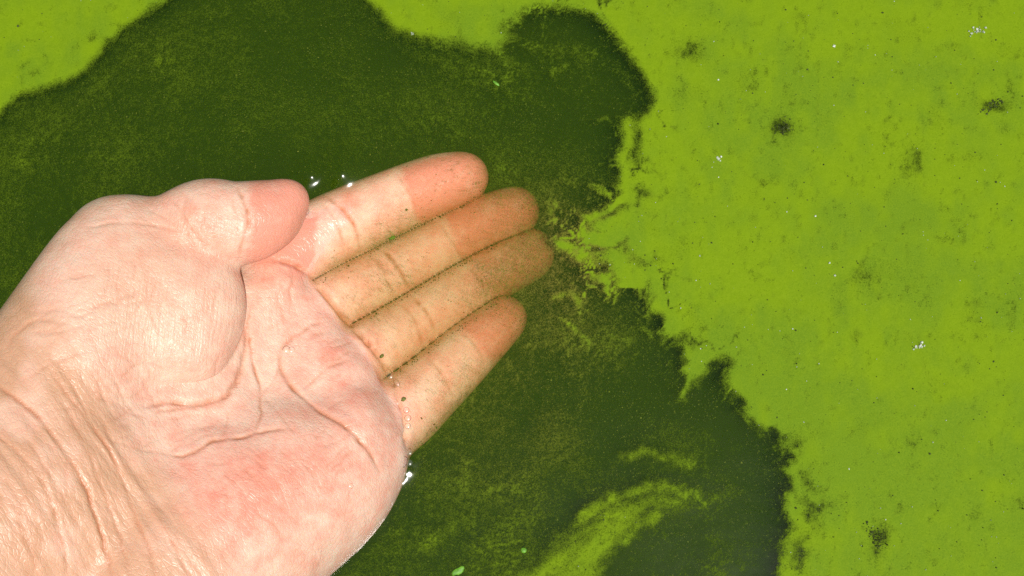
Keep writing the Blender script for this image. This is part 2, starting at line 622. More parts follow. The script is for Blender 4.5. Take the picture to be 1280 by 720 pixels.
# creases: polyline in photo pixels, depth mm, half width px, reddening
CREASES = [
    # palm lines
    ([(172, 512), (205, 502), (245, 506), (278, 497), (299, 470), (308, 430), (306, 390)], 1.8, 7.0, 0.7),
    ([(190, 516), (222, 510), (255, 512)], 0.7, 4.0, 0.6),
    ([(202, 566), (232, 570), (262, 553), (300, 544), (330, 538), (362, 538)], 0.9, 4.5, 0.9),
    ([(312, 380), (311, 410), (318, 450), (328, 491), (322, 525), (315, 542)], 0.9, 4.0, 0.9),
    ([(378, 412), (355, 434), (352, 457), (366, 484), (394, 510), (431, 536), (461, 566), (476, 592)], 1.5, 6.0, 1.0),
    ([(402, 402), (378, 412), (358, 430)], 0.8, 5.0, 0.5),
    ([(377, 488), (408, 463), (436, 450)], 0.7, 5.0, 0.6),
    ([(328, 491), (345, 470), (354, 446)], 0.5, 3.5, 0.6),
    ([(328, 491), (350, 522), (368, 545)], 0.4, 4.0, 0.5),
    ([(285, 510), (282, 535), (270, 552)], 0.4, 4.0, 0.5),
    ([(130, 545), (165, 560), (202, 566)], 0.35, 3.0, 0.4),
    # pad furrows
    ([(342, 360), (346, 390), (352, 430)], 0.35, 3.0, 0.15),
    ([(362, 352), (362, 388), (356, 428)], 0.3, 3.0, 0.15),
    ([(300, 552), (330, 575), (350, 605), (362, 640)], 0.3, 2.5, 0.15),
    ([(335, 552), (372, 580), (395, 612), (402, 640)], 0.3, 2.5, 0.15),
    ([(352, 558), (390, 580), (412, 600), (425, 630)], 0.3, 2.5, 0.1),
    ([(395, 655), (420, 645), (450, 643), (470, 640)], 0.3, 2.5, 0.0),
    ([(440, 610), (436, 630), (432, 650)], 0.25, 2.5, 0.0),
    # wrist
    ([(-20, 470), (0, 484), (41, 514), (71, 551), (97, 589), (116, 630), (131, 682), (140, 730)], 1.20, 5.2, 1.0),
    ([(60, 454), (90, 502), (124, 544), (150, 589), (169, 645), (187, 690), (197, 730)], 0.83, 4.8, 0.8),
    ([(75, 500), (100, 545), (120, 590), (140, 640), (155, 690), (165, 730)], 0.45, 4.0, 0.5),
    ([(-10, 540), (15, 559), (49, 596), (71, 645), (82, 694), (86, 730)], 0.90, 5.6, 0.6),
    ([(-10, 610), (22, 640), (40, 690), (44, 730)], 0.52, 5.6, 0.4),
    ([(187, 626), (210, 667), (232, 712), (240, 730)], 0.45, 3.2, 0.6),
    ([(0, 510), (30, 545), (60, 590), (88, 640), (105, 700)], 0.38, 4.0, 0.3),
    ([(120, 540), (100, 500), (85, 470), (62, 440)], 0.38, 3.2, 0.4),
    ([(90, 505), (130, 485), (170, 468)], 0.26, 2.4, 0.3),
    ([(60, 450), (110, 440), (160, 430), (205, 428)], 0.22, 2.4, 0.2),
    ([(50, 420), (110, 405), (180, 402)], 0.22, 2.4, 0.2),
    ([(75, 352), (120, 343), (175, 347)], 0.22, 2.4, 0.2),
    ([(110, 420), (135, 450), (160, 490)], 0.19, 2.4, 0.2),
    # thumb base folds and thumb joint
    ([(105, 285), (140, 279), (180, 279), (225, 291), (250, 312)], 0.5, 4.0, 0.3),
    ([(210, 247), (226, 262), (238, 285), (262, 315)], 0.6, 4.0, 0.5),
    ([(185, 262), (205, 272), (222, 285)], 0.4, 3.0, 0.3),
    ([(170, 268), (192, 280), (214, 290)], 0.3, 3.0, 0.3),
    ([(240, 270), (262, 285), (274, 310)], 0.4, 4.0, 0.3),
    ([(294, 232), (304, 250), (309, 266), (308, 286), (300, 312), (296, 326)], 1.1, 5.0, 0.9),
    ([(288, 250), (296, 270), (296, 296)], 0.3, 3.5, 0.4),
    # where the fingers leave the palm, and under the thumb
    ([(340, 326), (362, 330), (384, 342), (398, 356)], 3.0, 6.5, 0.8),
    ([(396, 355), (410, 372), (428, 394), (442, 410)], 3.2, 6.5, 0.8),
    ([(440, 409), (456, 424), (474, 446), (487, 468)], 3.2, 6.5, 0.8),
    ([(486, 468), (496, 492), (505, 525), (509, 566)], 2.4, 6.0, 0.5),
    # finger joints
    ([(408, 245), (428, 262), (441, 280), (447, 298), (449, 312)], 1.28, 4.5, 0.94),
    ([(398, 252), (414, 268), (424, 290), (432, 318)], 0.64, 4.0, 0.54),
    ([(492, 212), (506, 232), (516, 252), (523, 276)], 0.88, 3.5, 0.47),
    ([(476, 310), (492, 326), (505, 346), (512, 362)], 1.12, 4.5, 0.81),
    ([(462, 320), (478, 336), (488, 360), (492, 372)], 0.64, 4.0, 0.54),
    ([(548, 278), (562, 296), (572, 312), (580, 328)], 0.80, 3.5, 0.41),
    ([(512, 368), (528, 384), (540, 402), (546, 420)], 1.12, 4.5, 0.81),
    ([(500, 378), (516, 396), (524, 415), (528, 436)], 0.64, 4.0, 0.54),
    ([(580, 328), (596, 344), (606, 360), (612, 380)], 0.80, 3.5, 0.41),
    ([(532, 446), (548, 462), (560, 480), (568, 500)], 0.96, 4.5, 0.68),
    ([(572, 414), (586, 422), (600, 440), (606, 458)], 0.72, 3.5, 0.41),
]
# finer lines: bundles of near-parallel wrinkles (centre, spread, heading, length, count, depth)
CR = random.Random(12)
for cx, cy, sx, sy, ang, ln, cnt, dep in (
        (190, 390, 70, 60, 95, 70, 16, 0.28), (110, 400, 50, 60, -15, 90, 12, 0.3), (150, 500, 50, 45, 55, 80, 14, 0.3), (150, 520, 50, 45, -20, 60, 9, 0.25),
        (330, 620, 70, 50, 48, 70, 12, 0.25), (430, 560, 30, 40, -30, 50, 7, 0.25), (355, 375, 25, 30, 95, 60, 8, 0.25), (420, 440, 25, 25, -28, 45, 6, 0.22),
        (60, 600, 60, 80, 58, 150, 18, 0.3), (30, 680, 50, 50, 75, 110, 10, 0.3), (250, 270, 35, 20, 70, 60, 8, 0.25), (240, 540, 50, 30, -15, 60, 8, 0.22), (340, 265, 20, 15, 60, 40, 4, 0.15)):
    for _ in range(cnt):
        a = math.radians(ang + CR.gauss(0, 9))
        x0, y0, l = cx + CR.gauss(0, sx * 0.6), cy + CR.gauss(0, sy * 0.6), ln * CR.uniform(0.4, 1.1)
        b = CR.gauss(0, 0.12) * l
        u_, v_ = math.cos(a), math.sin(a)
        CREASES.append(([(x0 - u_ * l / 2, y0 - v_ * l / 2), (x0 - v_ * b, y0 + u_ * b), (x0 + u_ * l / 2, y0 + v_ * l / 2)], dep, CR.uniform(3.5, 5.5), CR.uniform(0.08, 0.35)))
crease_v = np.zeros(len(V))
disp = np.zeros(len(V))
x, y = PXV[:, 0], PXV[:, 1]
wob = (fbm(x / 14, y / 14, 2, 5) - 0.5) * 5
for poly, dep, wid, redn in CREASES:
    q = np.asarray(poly, float)
    m = (x > q[:, 0].min() - 40) & (x < q[:, 0].max() + 40) & (y > q[:, 1].min() - 40) & (y < q[:, 1].max() + 40) & (facing > 0)
    C = curve_pts(q, 5)
    d, t = seg_dist(x[m] + wob[m], y[m] + wob[m] * 0.7, C)
    ends = np.clip(np.minimum(t, 1 - t) * 5, 0, 1) ** 0.7
    wid = wid * 0.42
    dep = dep * 0.62
    prof = np.exp(-(d / wid) ** 1.3) - 0.10 * np.exp(-((d - 2.6 * wid) / (1.7 * wid)) ** 2)
    f = ends * facing[m] * np.clip(0.35 + 1.1 * vnoise(t * len(poly) * 2.5, t * 0 + q[0, 0], 9), 0, 1.3)
    disp[m] -= dep * prof * f
    crease_v[m] = np.maximum(crease_v[m], redn * f * np.exp(-(d / (wid * 0.95)) ** 1.4))


def blob(cx, cy, rx, ry, ang=0.0):
    ca, sa = math.cos(math.radians(ang)), math.sin(math.radians(ang))
    u, w = ((x - cx) * ca + (y - cy) * sa) / rx, (-(x - cx) * sa + (y - cy) * ca) / ry
    return np.exp(-(u * u + w * w))


# soft swellings and hollows of the palm (mm)
disp += facing * (2.4 * blob(352, 352, 32, 34) + 2.2 * blob(405, 440, 30, 26) + 3.0 * blob(448, 510, 30, 46, -25) - 2.4 * blob(325, 480, 34, 55) + 0.4 * blob(225, 530, 50, 22) + 2.2 * blob(245, 455, 42, 36) - 1.2 * blob(262, 525, 45, 16) + 1.6 * blob(345, 515, 50, 28, 25))
disp += facing * (fbm(x / 30, y / 30, 3, 21) - 0.5) * 0.7
wristm = np.clip(sstep(0, 60, ((x - 150) * -0.81 + (y - 560) * 0.58) + 55), 0, 1)
disp += facing * wristm * (fbm((x * 0.81 - y * 0.58) / 12, (x * 0.58 + y * 0.81) / 90, 3, 33) - 0.5) * 0.9
V = V + N * disp[:, None]
V = smooth_mesh(V, F, 1, 0.25)

# skin colouring, with painted shade at the left wrist edge
tips = np.zeros(len(V))
for (a, b, rad, wt) in (((512, 245), (600, 218), 34, 1.4), ((566, 300), (665, 258), 32, 1.1), ((600, 350), (685, 308), 32, 0.6), ((596, 432), (650, 385), 30, 1.2)):
    d, t = seg_dist(x, y, [a, b])
    along = ((x - a[0]) * (b[0] - a[0]) + (y - a[1]) * (b[1] - a[1])) / math.hypot(b[0] - a[0], b[1] - a[1])
    tips = np.maximum(tips, wt * sstep(-4, 7, along) * sstep(rad + 8, rad - 4, d))
thumbtip = sstep(302, 325, x) * sstep(345, 320, y) * sstep(400, 388, x) * (V[:, 2] > 1.5)
red = 0.30 + 0.62 * blob(300, 620, 90, 60, -20) + 0.25 * blob(400, 590, 70, 50) + 0.45 * blob(350, 350, 40, 40) + 0.3 * blob(445, 505, 40, 60, -20) + 0.3 * blob(410, 440, 35, 30)
red = red + 0.55 * tips + 0.8 * thumbtip + 0.25 * blob(240, 285, 60, 40) - 0.25 * blob(150, 400, 90, 60) - 0.1 * wristm + 0.25 * blob(460, 250, 60, 30) + 0.15 * blob(205, 490, 40, 25)
red = red - 0.25 * blob(330, 480, 30, 60)
tan_shade = np.clip(0.92 * wristm * sstep(0, 1, fbm(x / 40, y / 40, 2, 8) + 0.2) + 0.6 * blob(0, 440, 26, 80, 20) + 0.45 * blob(170, 360, 110, 90) + 0.2 * blob(230, 280, 60, 40), 0, 1)  # left-edge blob is side shading put into the colour
tan_shade = np.where(N[:, 2] < -0.1, np.maximum(tan_shade, 0.7), tan_shade)
wet = np.clip(sstep(8, 1, V[:, 2]), 0, 1)
thenar_m = np.clip(1.2 * blob(200, 400, 110, 100), 0, 1) + 0.5 * blob(270, 285, 60, 40)
hand = mesh_np('hand', V / 1000.0, F, M_SKIN)
attr(hand, 'red', np.clip(red, 0, 1.4))
attr(hand, 'tan', tan_shade)
attr(hand, 'crease', crease_v)
attr(hand, 'wet', wet)
attr(hand, 'under', sstep(1.2, 0.2, V[:, 2]))
attr(hand, 'thenar', np.clip(thenar_m, 0, 1))
attr(hand, 'wrist', wristm)
tag(hand, "person's bare left hand held palm up, fingers dipped in green algae water", 'hand')


def nail(c, axis, up, w, l, rad):
    """curved plate, c centre (mm), axis towards the tip, up away from the finger"""
    axis, up = axis / np.linalg.norm(axis), np.asarray(up, float)
    up = up - axis * (up @ axis)
    up /= np.linalg.norm(up)
    side = np.cross(axis, up)
    vs, fs = [], []
    n, m = 9, 9
    for lay in (0.0, -0.5):
        for i in range(n):
            for j in range(m):
                s, t = i / (n - 1) * 2 - 1, j / (m - 1) * 2 - 1
                ws = w * (1 - 0.25 * max(0, abs(t) - 0.5))
                a = s * ws / rad
                p = c + side * rad * math.sin(a) + up * (rad * math.cos(a) - rad + lay + 0.35 - 0.7 * max(0, -t) ** 3) + axis * l * t
                vs.append(p)
    for lay in (0, 1):
        o = lay * n * m
        for i in range(n - 1):
            for j in range(m - 1):
                q = [o + i * m + j, o + (i + 1) * m + j, o + (i + 1) * m + j + 1, o + i * m + j + 1]
                fs.append(q if lay == 0 else q[::-1])
    rim = [i * m for i in range(n)] + [(n - 1) * m + j for j in range(1, m)] + [i * m + m - 1 for i in range(n - 2, -1, -1)] + [j for j in range(m - 2, 0, -1)]
    for a, b in zip(rim, rim[1:] + rim[:1]):
        fs.append([b, a, a + n * m, b + n * m])
    ob = mesh_np('fingernail', np.array(vs) / 1000.0, fs, M_NAIL, parent=hand)
    return ob


for nm, pts in FINGERS.items():
    tip, prev = pts[-1], pts[-2]
    ax_ = tip[:3] - prev[:3]
    nail(tip[:3] * 0.8 + prev[:3] * 0.2 + np.array([0, 0, -tip[3] * 1.0]), ax_, (0, 0, -1), tip[3] * 0.75, tip[3] * 0.9, tip[3] * 1.05)
tt = THUMB[-2]
tup = np.array([-0.15, 0.80, -0.55])
tup /= np.linalg.norm(tup)
nail(tt[:3] + tup * (tt[3] - 0.6) + np.array([1.5, 0, 0]), np.array([1.0, 0.1, -0.1]), tup, 6.5, 7.5, tt[3])

# ------------------------------------------------------------------ water
WX = warped(-15000, 15000, -175, 175, 0.75, 1.22).astype(float)
WY = warped(-15000, 15000, -108, 108, 0.75, 1.22).astype(float)
XX, YY = np.meshgrid(WX, WY, indexing='ij')
# height of the meniscus where skin breaks the surface
hx, hy = WX[np.abs(WX) < 180], WY[np.abs(WY) < 115]
fx = np.clip(hx, GX[0], GX[-1]).astype(np.float32)
fy = np.clip(hy, GY[0], GY[-1]).astype(np.float32)
D0 = hand_field(fx, fy, np.array([0.0], np.float32))[:, :, 0]
Z = np.zeros(XX.shape)
i0, j0 = np.searchsorted(WX, hx[0]), np.searchsorted(WY, hy[0])
dd = np.where(D0 < 0, 0.0, 60.0)
sgn = D0 < 0
edge = np.zeros_like(sgn)
edge[:-1] |= sgn[:-1] != sgn[1:]
edge[:, :-1] |= sgn[:, :-1] != sgn[:, 1:]
ei, ej = np.nonzero(edge)
ci, cj = np.nonzero((D0 >= 0) & (D0 < 9))
epts = np.stack([hx[ei], hy[ej]], 1)
for s0 in range(0, len(ci), 4000):
    q = np.stack([hx[ci[s0:s0 + 4000]], hy[cj[s0:s0 + 4000]]], 1)
    dd[ci[s0:s0 + 4000], cj[s0:s0 + 4000]] = np.sqrt(((q[:, None] - epts[None]) ** 2).sum(2).min(1))
sub = (0.55 + 0.9 * (vnoise(hx[:, None] / 2.1, hy[None, :] / 2.1, 19) - 0.2)) * np.exp(-dd / 1.8)
mpx = to_px(np.stack(np.broadcast_arrays(hx[:, None], hy[None, :], 0.0), -1).reshape(-1, 3)).reshape(sub.shape + (2,))
sub *= (0.35 + 0.65 * sstep(455, 480, mpx[..., 0])) * (0.12 + 0.88 * sstep(615, 585, mpx[..., 1]))     # the surface clings most by the little finger
Z[i0:i0 + len(hx), j0:j0 + len(hy)] = sub
inner = np.exp(-(np.maximum(np.abs(XX) - 180, 0) ** 2 + np.maximum(np.abs(YY) - 115, 0) ** 2) / 300 ** 2)
Z += (fbm(XX / 26, YY / 26, 2, 3) - 0.5) * 0.35 * inner
for px_, py_, amp, rad in ((431, 194, 0.9, 3.5), (431, 212, 1.45, 5.4), (424, 221, 0.9, 3.4), (386, 212, 0.8, 3.0), (393, 221, 0.5, 2.0), (382, 224, 0.9, 3.4),
                           # bump added for a glint on the waterline beside the little finger
                           (513, 579, 0.4, 1.7)):
    p = at(px_, py_, 0)
    Z += amp * np.exp(-((XX - p[0]) ** 2 + (YY - p[1]) ** 2) / rad ** 2)
nxw, nyw = XX.shape
top = np.stack([XX, YY, Z], -1).reshape(-1, 3)
ii, jj = np.meshgrid(np.arange(nxw - 1), np.arange(nyw - 1), indexing='ij')
a = (ii * nyw + jj).ravel()
FT = np.stack([a, a + nyw, a + nyw + 1, a + 1], 1)
per = [i * nyw for i in range(nxw)] + [(nxw - 1) * nyw + j for j in range(1, nyw)] + [i * nyw + nyw - 1 for i in range(nxw - 2, -1, -1)] + [j for j in range(nyw - 2, 0, -1)]
per = np.array(per)
low = top[per].copy()
low[:, 2] = -220.0
nb = len(top) + np.arange(len(per))
side_f = np.stack([per, nb, np.roll(nb, -1), np.roll(per, -1)], 1)
cen = len(top) + len(per)
VW = np.vstack([top, low, [[0, 0, -220.0]]])
FB = np.stack([np.roll(nb, -1), nb, np.full(len(per), cen), np.full(len(per), cen)], 1)
me_f = [tuple(f) for f in np.vstack([FT, side_f])] + [(int(f[0]), int(f[1]), cen) for f in FB]
wm = bpy.data.meshes.new('water')
wm.from_pydata((VW / 1000.0).tolist(), [], [tuple(int(v) for v in f) for f in me_f])
wm.polygons.foreach_set('use_smooth', np.arange(len(me_f)) < len(FT))
wm.update()
wm.materials.append(M_WATER)
water = bpy.data.objects.new('water', wm)
COL.objects.link(water)
tag(water, 'murky dark green pond water around the hand', kind='structure')

bx_, by_ = np.meshgrid(np.linspace(-15.5, 15.5, 40), np.linspace(-15.5, 15.5, 40), indexing='ij')
bz = -0.26 + 0.02 * fbm(bx_, by_, 3, 4)
Vb = np.stack([bx_, by_, bz], -1).reshape(-1, 3)
ii, jj = np.meshgrid(np.arange(39), np.arange(39), indexing='ij')
a = (ii * 40 + jj).ravel()
bed = mesh_np('pond_bed', Vb, np.stack([a, a + 40, a + 41, a + 1], 1), M_BED)
tag(bed, 'dark muddy bed below the water', kind='structure')

# ------------------------------------------------------------------ algae scum
CLEAR = [(-900, 150), (-60, 175), (0, 146), (22, 126), (52, 113), (84, 106), (112, 86), (135, 58), (158, 36), (186, 14), (214, 0), (250, -60), (420, -70), (448, -14), (470, 15), (490, 36), (520, 50), (562, 58), (600, 63), (628, 60),
         (640, 48), (638, 33), (652, 20), (690, 10), (722, 13), (752, 27), (770, 50), (790, 74), (808, 102), (815, 126), (808, 140), (786, 145), (777, 152), (775, 182), (775, 215), (766, 240), (746, 258), (722, 272),
         (742, 292), (752, 318), (744, 345), (752, 362), (768, 368), (796, 362), (820, 380), (830, 400), (832, 420), (845, 440), (852, 466), (862, 484), (876, 478), (888, 456), (903, 445), (912, 455), (905, 480), (920, 505),
         (935, 520), (950, 534), (966, 540), (978, 560), (985, 590), (983, 630), (978, 680), (974, 720), (940, 800), (700, 860), (200, 1000), (-900, 1100)]
FXg = warped(-15000, 15000, -185, 185, 0.62, 1.085).astype(float)
FYg = warped(-15000, 15000, -112, 112, 0.62, 1.085).astype(float)
XF, YF = np.meshgrid(FXg, FYg, indexing='ij')
flat = np.stack([XF, YF, np.zeros_like(XF)], -1).reshape(-1, 3)
far = (np.abs(XF) > 400) | (np.abs(YF) > 300)
pp = to_px(np.clip(flat, -1000, 1000)).reshape(XF.shape + (2,))
Xp, Yp = pp[..., 0], pp[..., 1]
# the edge is drawn out by slow eddies: trace each point back through curl flow
Xw, Yw = Xp.copy(), Yp.copy()
near = (np.abs(Xp - 640) < 800) & (np.abs(Yp - 360) < 500)
xa, ya = Xp[near], Yp[near]
gain = 0.10 + 0.8 * np.exp(-((xa - 735) ** 2 + (ya - 320) ** 2) / 85 ** 2) + 0.5 * np.exp(-((xa - 990) ** 2 + (ya - 620) ** 2) / 110 ** 2) + 0.45 * np.exp(-((xa - 830) ** 2 + (ya - 450) ** 2) / 90 ** 2) + 0.4 * np.exp(-((xa - 640) ** 2 + (ya - 60) ** 2) / 70 ** 2) + 0.16 * np.exp(-((xa - 760) ** 2 + (ya - 650) ** 2) / 130 ** 2)
for step in range(9):
    for sc_, am_, sd_ in ((46.0, 36.0, 501), (17.0, 4.5, 502)):
        e = 1.0
        dy_ = (fbm(xa / sc_, (ya + e) / sc_, 2, sd_) - fbm(xa / sc_, (ya - e) / sc_, 2, sd_)) / (2 * e)
        dx_ = (fbm((xa + e) / sc_, ya / sc_, 2, sd_) - fbm((xa - e) / sc_, ya / sc_, 2, sd_)) / (2 * e)
        xa = xa + am_ * gain * dy_ * 3.2
        ya = ya - am_ * gain * dx_ * 3.2
w1 = (fbm(xa / 16, ya / 16, 3, 11, 0.6) - 0.5) * 8
w2 = (fbm(xa / 16, ya / 16, 3, 12, 0.6) - 0.5) * 8
Xw[near], Yw[near] = xa + w1, ya + w2
sd = poly_sd(Xw, Yw, CLEAR)                      # + inside the open water
# crisp edge on the right side, softer on the upper left and at the fingertips
soft = 10 + 18 * np.exp(-((Xp - 715) ** 2 + (Yp - 320) ** 2) / 60 ** 2) + 10 * np.exp(-((Xp - 590) ** 2 + (Yp - 70) ** 2) / 70 ** 2)
cover = 0.5 - sd / (2 * soft)
cover = np.clip(cover, 0, 1)
thinv = 0.20 + 0.55 * (fbm(Xp / 70, Yp / 70, 4, 201) - 0.4) + 0.26 * np.exp(-((Xp - 705) ** 2 + (Yp - 330) ** 2) / 78 ** 2) + 0.05 * np.exp(-((Xp - 560) ** 2 + (Yp - 610) ** 2) / 120 ** 2)
thinv = thinv - 0.16 * sstep(880, 970, Xp) - 0.13 * sstep(60, 20, np.abs(sd)) * sstep(600, 700, Xp)
fd = np.minimum.reduce([seg_dist(Xp, Yp, [(q[0], q[1]) for q in zip(*to_px(np.array([f[:3] for f in fs_])).T)])[0] for fs_ in FINGERS.values()])
thinv = thinv - 0.16 * sstep(48, 30, fd) * sstep(700, 540, Xp)
cover = np.maximum(cover, np.clip(thinv, 0.0, 0.4))


def streak(poly, wid, amp, stretch=1.0, seed=0):
    d, t = seg_dist(*((Xp + (Xw - Xp) * 0.4, Yp + (Yw - Yp) * 0.4)), curve_pts(poly, 5))
    env = np.clip(np.minimum(t, 1 - t) * 6, 0, 1)
    tex = 0.55 + 0.9 * (fbm(Xp / 9, Yp / 9, 3, 60 + seed) - 0.25)
    return amp * env * np.exp(-(d / wid) ** 2) * tex


# green tongue in the lower water and wisps
TONGUE = [(610, 740), (660, 705), (690, 676), (716, 650), (748, 633), (790, 616), (834, 606), (862, 614), (902, 620), (862, 632), (832, 642), (806, 660), (780, 684), (764, 704), (752, 740)]
Xs, Ys = Xp + (fbm(Xp / 45, Yp / 45, 2, 601) - 0.5) * 16, Yp + (fbm(Xp / 45, Yp / 45, 2, 602) - 0.5) * 16
ts = poly_sd(Xs, Ys, TONGUE)
cover = np.maximum(cover, np.clip(0.34 + ts / 46, 0, 0.72) * (0.55 + 0.8 * fbm((Xp * 0.8 - Yp * 0.6) / 46, (Xp * 0.6 + Yp * 0.8) / 14, 3, 41)))
for k, (poly, wid, amp) in enumerate([
    ([(760, 590), (780, 572), (812, 566), (850, 576), (886, 582)], 8, 0.6),
    ([(700, 668), (745, 634), (790, 615), (834, 606), (856, 616), (878, 628), (902, 620)], 10, 0.62),
    ([(770, 690), (800, 656), (836, 640)], 9, 0.6),
    ([(880, 630), (906, 616), (918, 604)], 8, 0.4),
    ([(516, 690), (540, 680), (566, 660), (596, 648)], 13, 0.38),
    ([(690, 396), (712, 406), (734, 424), (742, 432)], 5, 0.45),
    ([(684, 380), (700, 372), (722, 372), (726, 392)], 8, 0.55),
    ([(690, 285), (706, 300), (730, 318), (760, 322), (800, 330)], 12, 0.8),
    ([(722, 276), (744, 266), (770, 252), (790, 240)], 7, 0.8),
    ([(720, 296), (750, 296), (790, 300), (830, 305)], 12, 0.9),
    ([(730, 345), (752, 350), (760, 368)], 10, 0.7),
    ([(684, 94), (700, 84), (712, 82)], 7, 0.55),
    ([(650, 80), (690, 60), (730, 70), (752, 92)], 22, 0.32),
    ([(766, 70), (790, 110), (798, 132)], 7, 0.35),
    ([(620, 64), (650, 86), (672, 92)], 10, 0.35),
    ([(540, 80), (600, 88), (640, 110)], 26, 0.28),
    ([(470, 20), (500, 56), (560, 82)], 15, 0.25),
    ([(80, 160), (130, 100), (165, 70), (210, 40)], 10, 0.28),
    ([(205, 25), (240, 18), (300, 12)], 16, 0.28),
    ([(0, 190), (25, 205), (50, 220)], 14, 0.30),
    ([(820, 420), (850, 400)], 7, 0.7),
    ([(800, 400), (815, 420), (835, 430)], 5, 0.6),
    ([(905, 520), (925, 518), (945, 540), (960, 545)], 5, 0.6),
    ([(858, 505), (855, 480)], 5, 0.7),
]):
    cover = np.maximum(cover, cover * 0.6 + streak(poly, wid, amp, seed=k))
# filaments drawn out of the scum edge
qx, qy = Xp + (fbm(Xp / 55, Yp / 55, 3, 401) - 0.5) * 70, Yp + (fbm(Xp / 55, Yp / 55, 3, 402) - 0.5) * 70
fn_ = fbm(qx / 46, qy / 30, 4, 403)
fil = np.exp(-((fn_ - 0.5) / 0.022) ** 2) + 0.7 * np.exp(-((fn_ - 0.4) / 0.016) ** 2) + 0.7 * np.exp(-((fn_ - 0.6) / 0.016) ** 2)
band = np.exp(-(np.maximum(sd, 0) / 42) ** 2) * (sd > -6)
wsp = 1.35 * (0.30 + 0.45 * np.exp(-((Xp - 735) ** 2 + (Yp - 325) ** 2) / 75 ** 2) + 0.25 * np.exp(-((Xp - 690) ** 2 + (Yp - 70) ** 2) / 80 ** 2)) * (0.4 + 0.6 * sstep(480, 640, Xp))
cover = np.maximum(cover, cover * 0.7 + wsp * band * fil * (0.5 + fbm(Xp / 12, Yp / 12, 3, 404)))
cover = np.maximum(cover, cover + 0.24 * fil * sstep(20, 60, sd) * sstep(0.45, 0.65, fbm(Xp / 90, Yp / 90, 3, 405)) * (1 - sstep(48, 30, fd)))
dark_band = np.exp(-((sd + 22) / 20) ** 2) * sstep(600, 700, Xp)
cover = cover - 0.55 * dark_band * np.exp(-((fn_ - 0.45) / 0.035) ** 2) * sstep(0.4, 0.6, fbm(Xp / 60, Yp / 60, 2, 406))
# thin places in the scum
HOLES = [(978, 160, 16, 14, 0.75), (1240, 132, 20, 9, 0.62), (1140, 200, 14, 24, 0.34), (1095, 672, 11, 22, 0.72), (865, 64, 10, 12, 0.5), (870, 70, 22, 16, 0.25), (1078, 344, 18, 8, 0.36),
         (796, 180, 8, 34, 0.75), (799, 242, 11, 10, 0.7), (768, 258, 22, 7, 0.62), (990, 548, 18, 14, 0.55), (1016, 640, 13, 26, 0.66), (1000, 690, 14, 26, 0.66), (1006, 600, 9, 22, 0.45), (855, 428, 16, 8, 0.6),
         (800, 322, 30, 6, 0.5), (770, 312, 20, 7, 0.55), (880, 505, 14, 22, 0.4), (1255, 160, 9, 8, 0.35), (1215, 195, 20, 8, 0.22), (1000, 20, 10, 8, 0.34), (1004, 84, 5, 5, 0.5), (1140, 555, 7, 7, 0.35), (1126, 640, 6, 8, 0.4), (930, 108, 20, 14, 0.2),
         (1070, 418, 8, 7, 0.35), (1220, 378, 7, 7, 0.45), (1140, 555, 8, 7, 0.4), (1220, 645, 10, 9, 0.3), (40, 90, 9, 6, 0.25), (120, 50, 24, 6, 0.2), (1258, 382, 14, 12, 0.18), (840, 540, 20, 30, 0.0)]
holes = np.zeros(Xp.shape)
for hx_, hy_, rx, ry, am in HOLES:
    holes = np.maximum(holes, 0.68 * am * np.exp(-(((Xw - hx_) / rx) ** 2 + ((Yw - hy_) / ry) ** 2)) * (0.6 + 0.8 * fbm(Xp / 7, Yp / 7, 3, 71)))
patch = sstep(0.60, 0.78, fbm(Xp / 30, Yp / 30, 4, 91)) * 0.10 + sstep(0.60, 0.80, fbm(Xp / 7, Yp / 10, 3, 95)) * 0.17
cover = cover - holes - patch * sstep(0.6, 1.0, cover)
cover = np.where(far, 1.0 - 0.5 * sstep(0.55, 0.7, fbm(XF / 900, YF / 900, 4, 14)), cover)
cover = np.clip(cover, 0, 1.05)
# sheet lies on the water, follows its swell
ZI = np.interp(XF.ravel(), WX, np.arange(nxw)), np.interp(YF.ravel(), WY, np.arange(nyw))
i1, j1 = np.clip(np.floor(ZI[0]).astype(int), 0, nxw - 2), np.clip(np.floor(ZI[1]).astype(int), 0, nyw - 2)
u, v = ZI[0] - i1, ZI[1] - j1
zf = (Z[i1, j1] * (1 - u) + Z[i1 + 1, j1] * u) * (1 - v) + (Z[i1, j1 + 1] * (1 - u) + Z[i1 + 1, j1 + 1] * u) * v
zf = zf + 0.22 + 0.12 * np.clip(cover.ravel(), 0, 1) * fbm(XF.ravel() / 2.2, YF.ravel() / 2.2, 2, 77)
Dk = hand_field(np.clip(FXg, GX[0], GX[-1]).astype(np.float32), np.clip(FYg, GY[0], GY[-1]).astype(np.float32), np.array([0.0], np.float32))[:, :, 0]
cover = cover * np.where(far, 1, sstep(0.0, 3.0, Dk))
nxf, nyf = XF.shape
ii, jj = np.meshgrid(np.arange(nxf - 1), np.arange(nyf - 1), indexing='ij')
a = (ii * nyf + jj).ravel()
FF = np.stack([a, a + nyf, a + nyf + 1, a + 1], 1)
cv = cover.ravel()
FF = FF[cv[FF].max(1) > 0.045]
used = np.unique(FF)
remap = np.full(len(cv), -1)
remap[used] = np.arange(len(used))
film = mesh_np('algae_scum', np.stack([XF.ravel(), YF.ravel(), zf], 1)[used] / 1000.0, remap[FF], M_FILM)
attr(film, 'cover', cv[used])
silt = 0.9 * np.exp(-((Xp - 695) ** 2 + (Yp - 320) ** 2) / 75 ** 2) + 0.45 * np.exp(-((Xp - 640) ** 2 + (Yp - 480) ** 2) / 130 ** 2)
attr(film, 'silt', np.clip(silt, 0, 1).ravel()[used])
attr(film, 'tone', sstep(0.32, 0.70, 0.6 * fbm(XF / 40, YF / 22, 4, 301) + 0.4 * fbm(XF / 5, YF / 8, 3, 302)).ravel()[used])
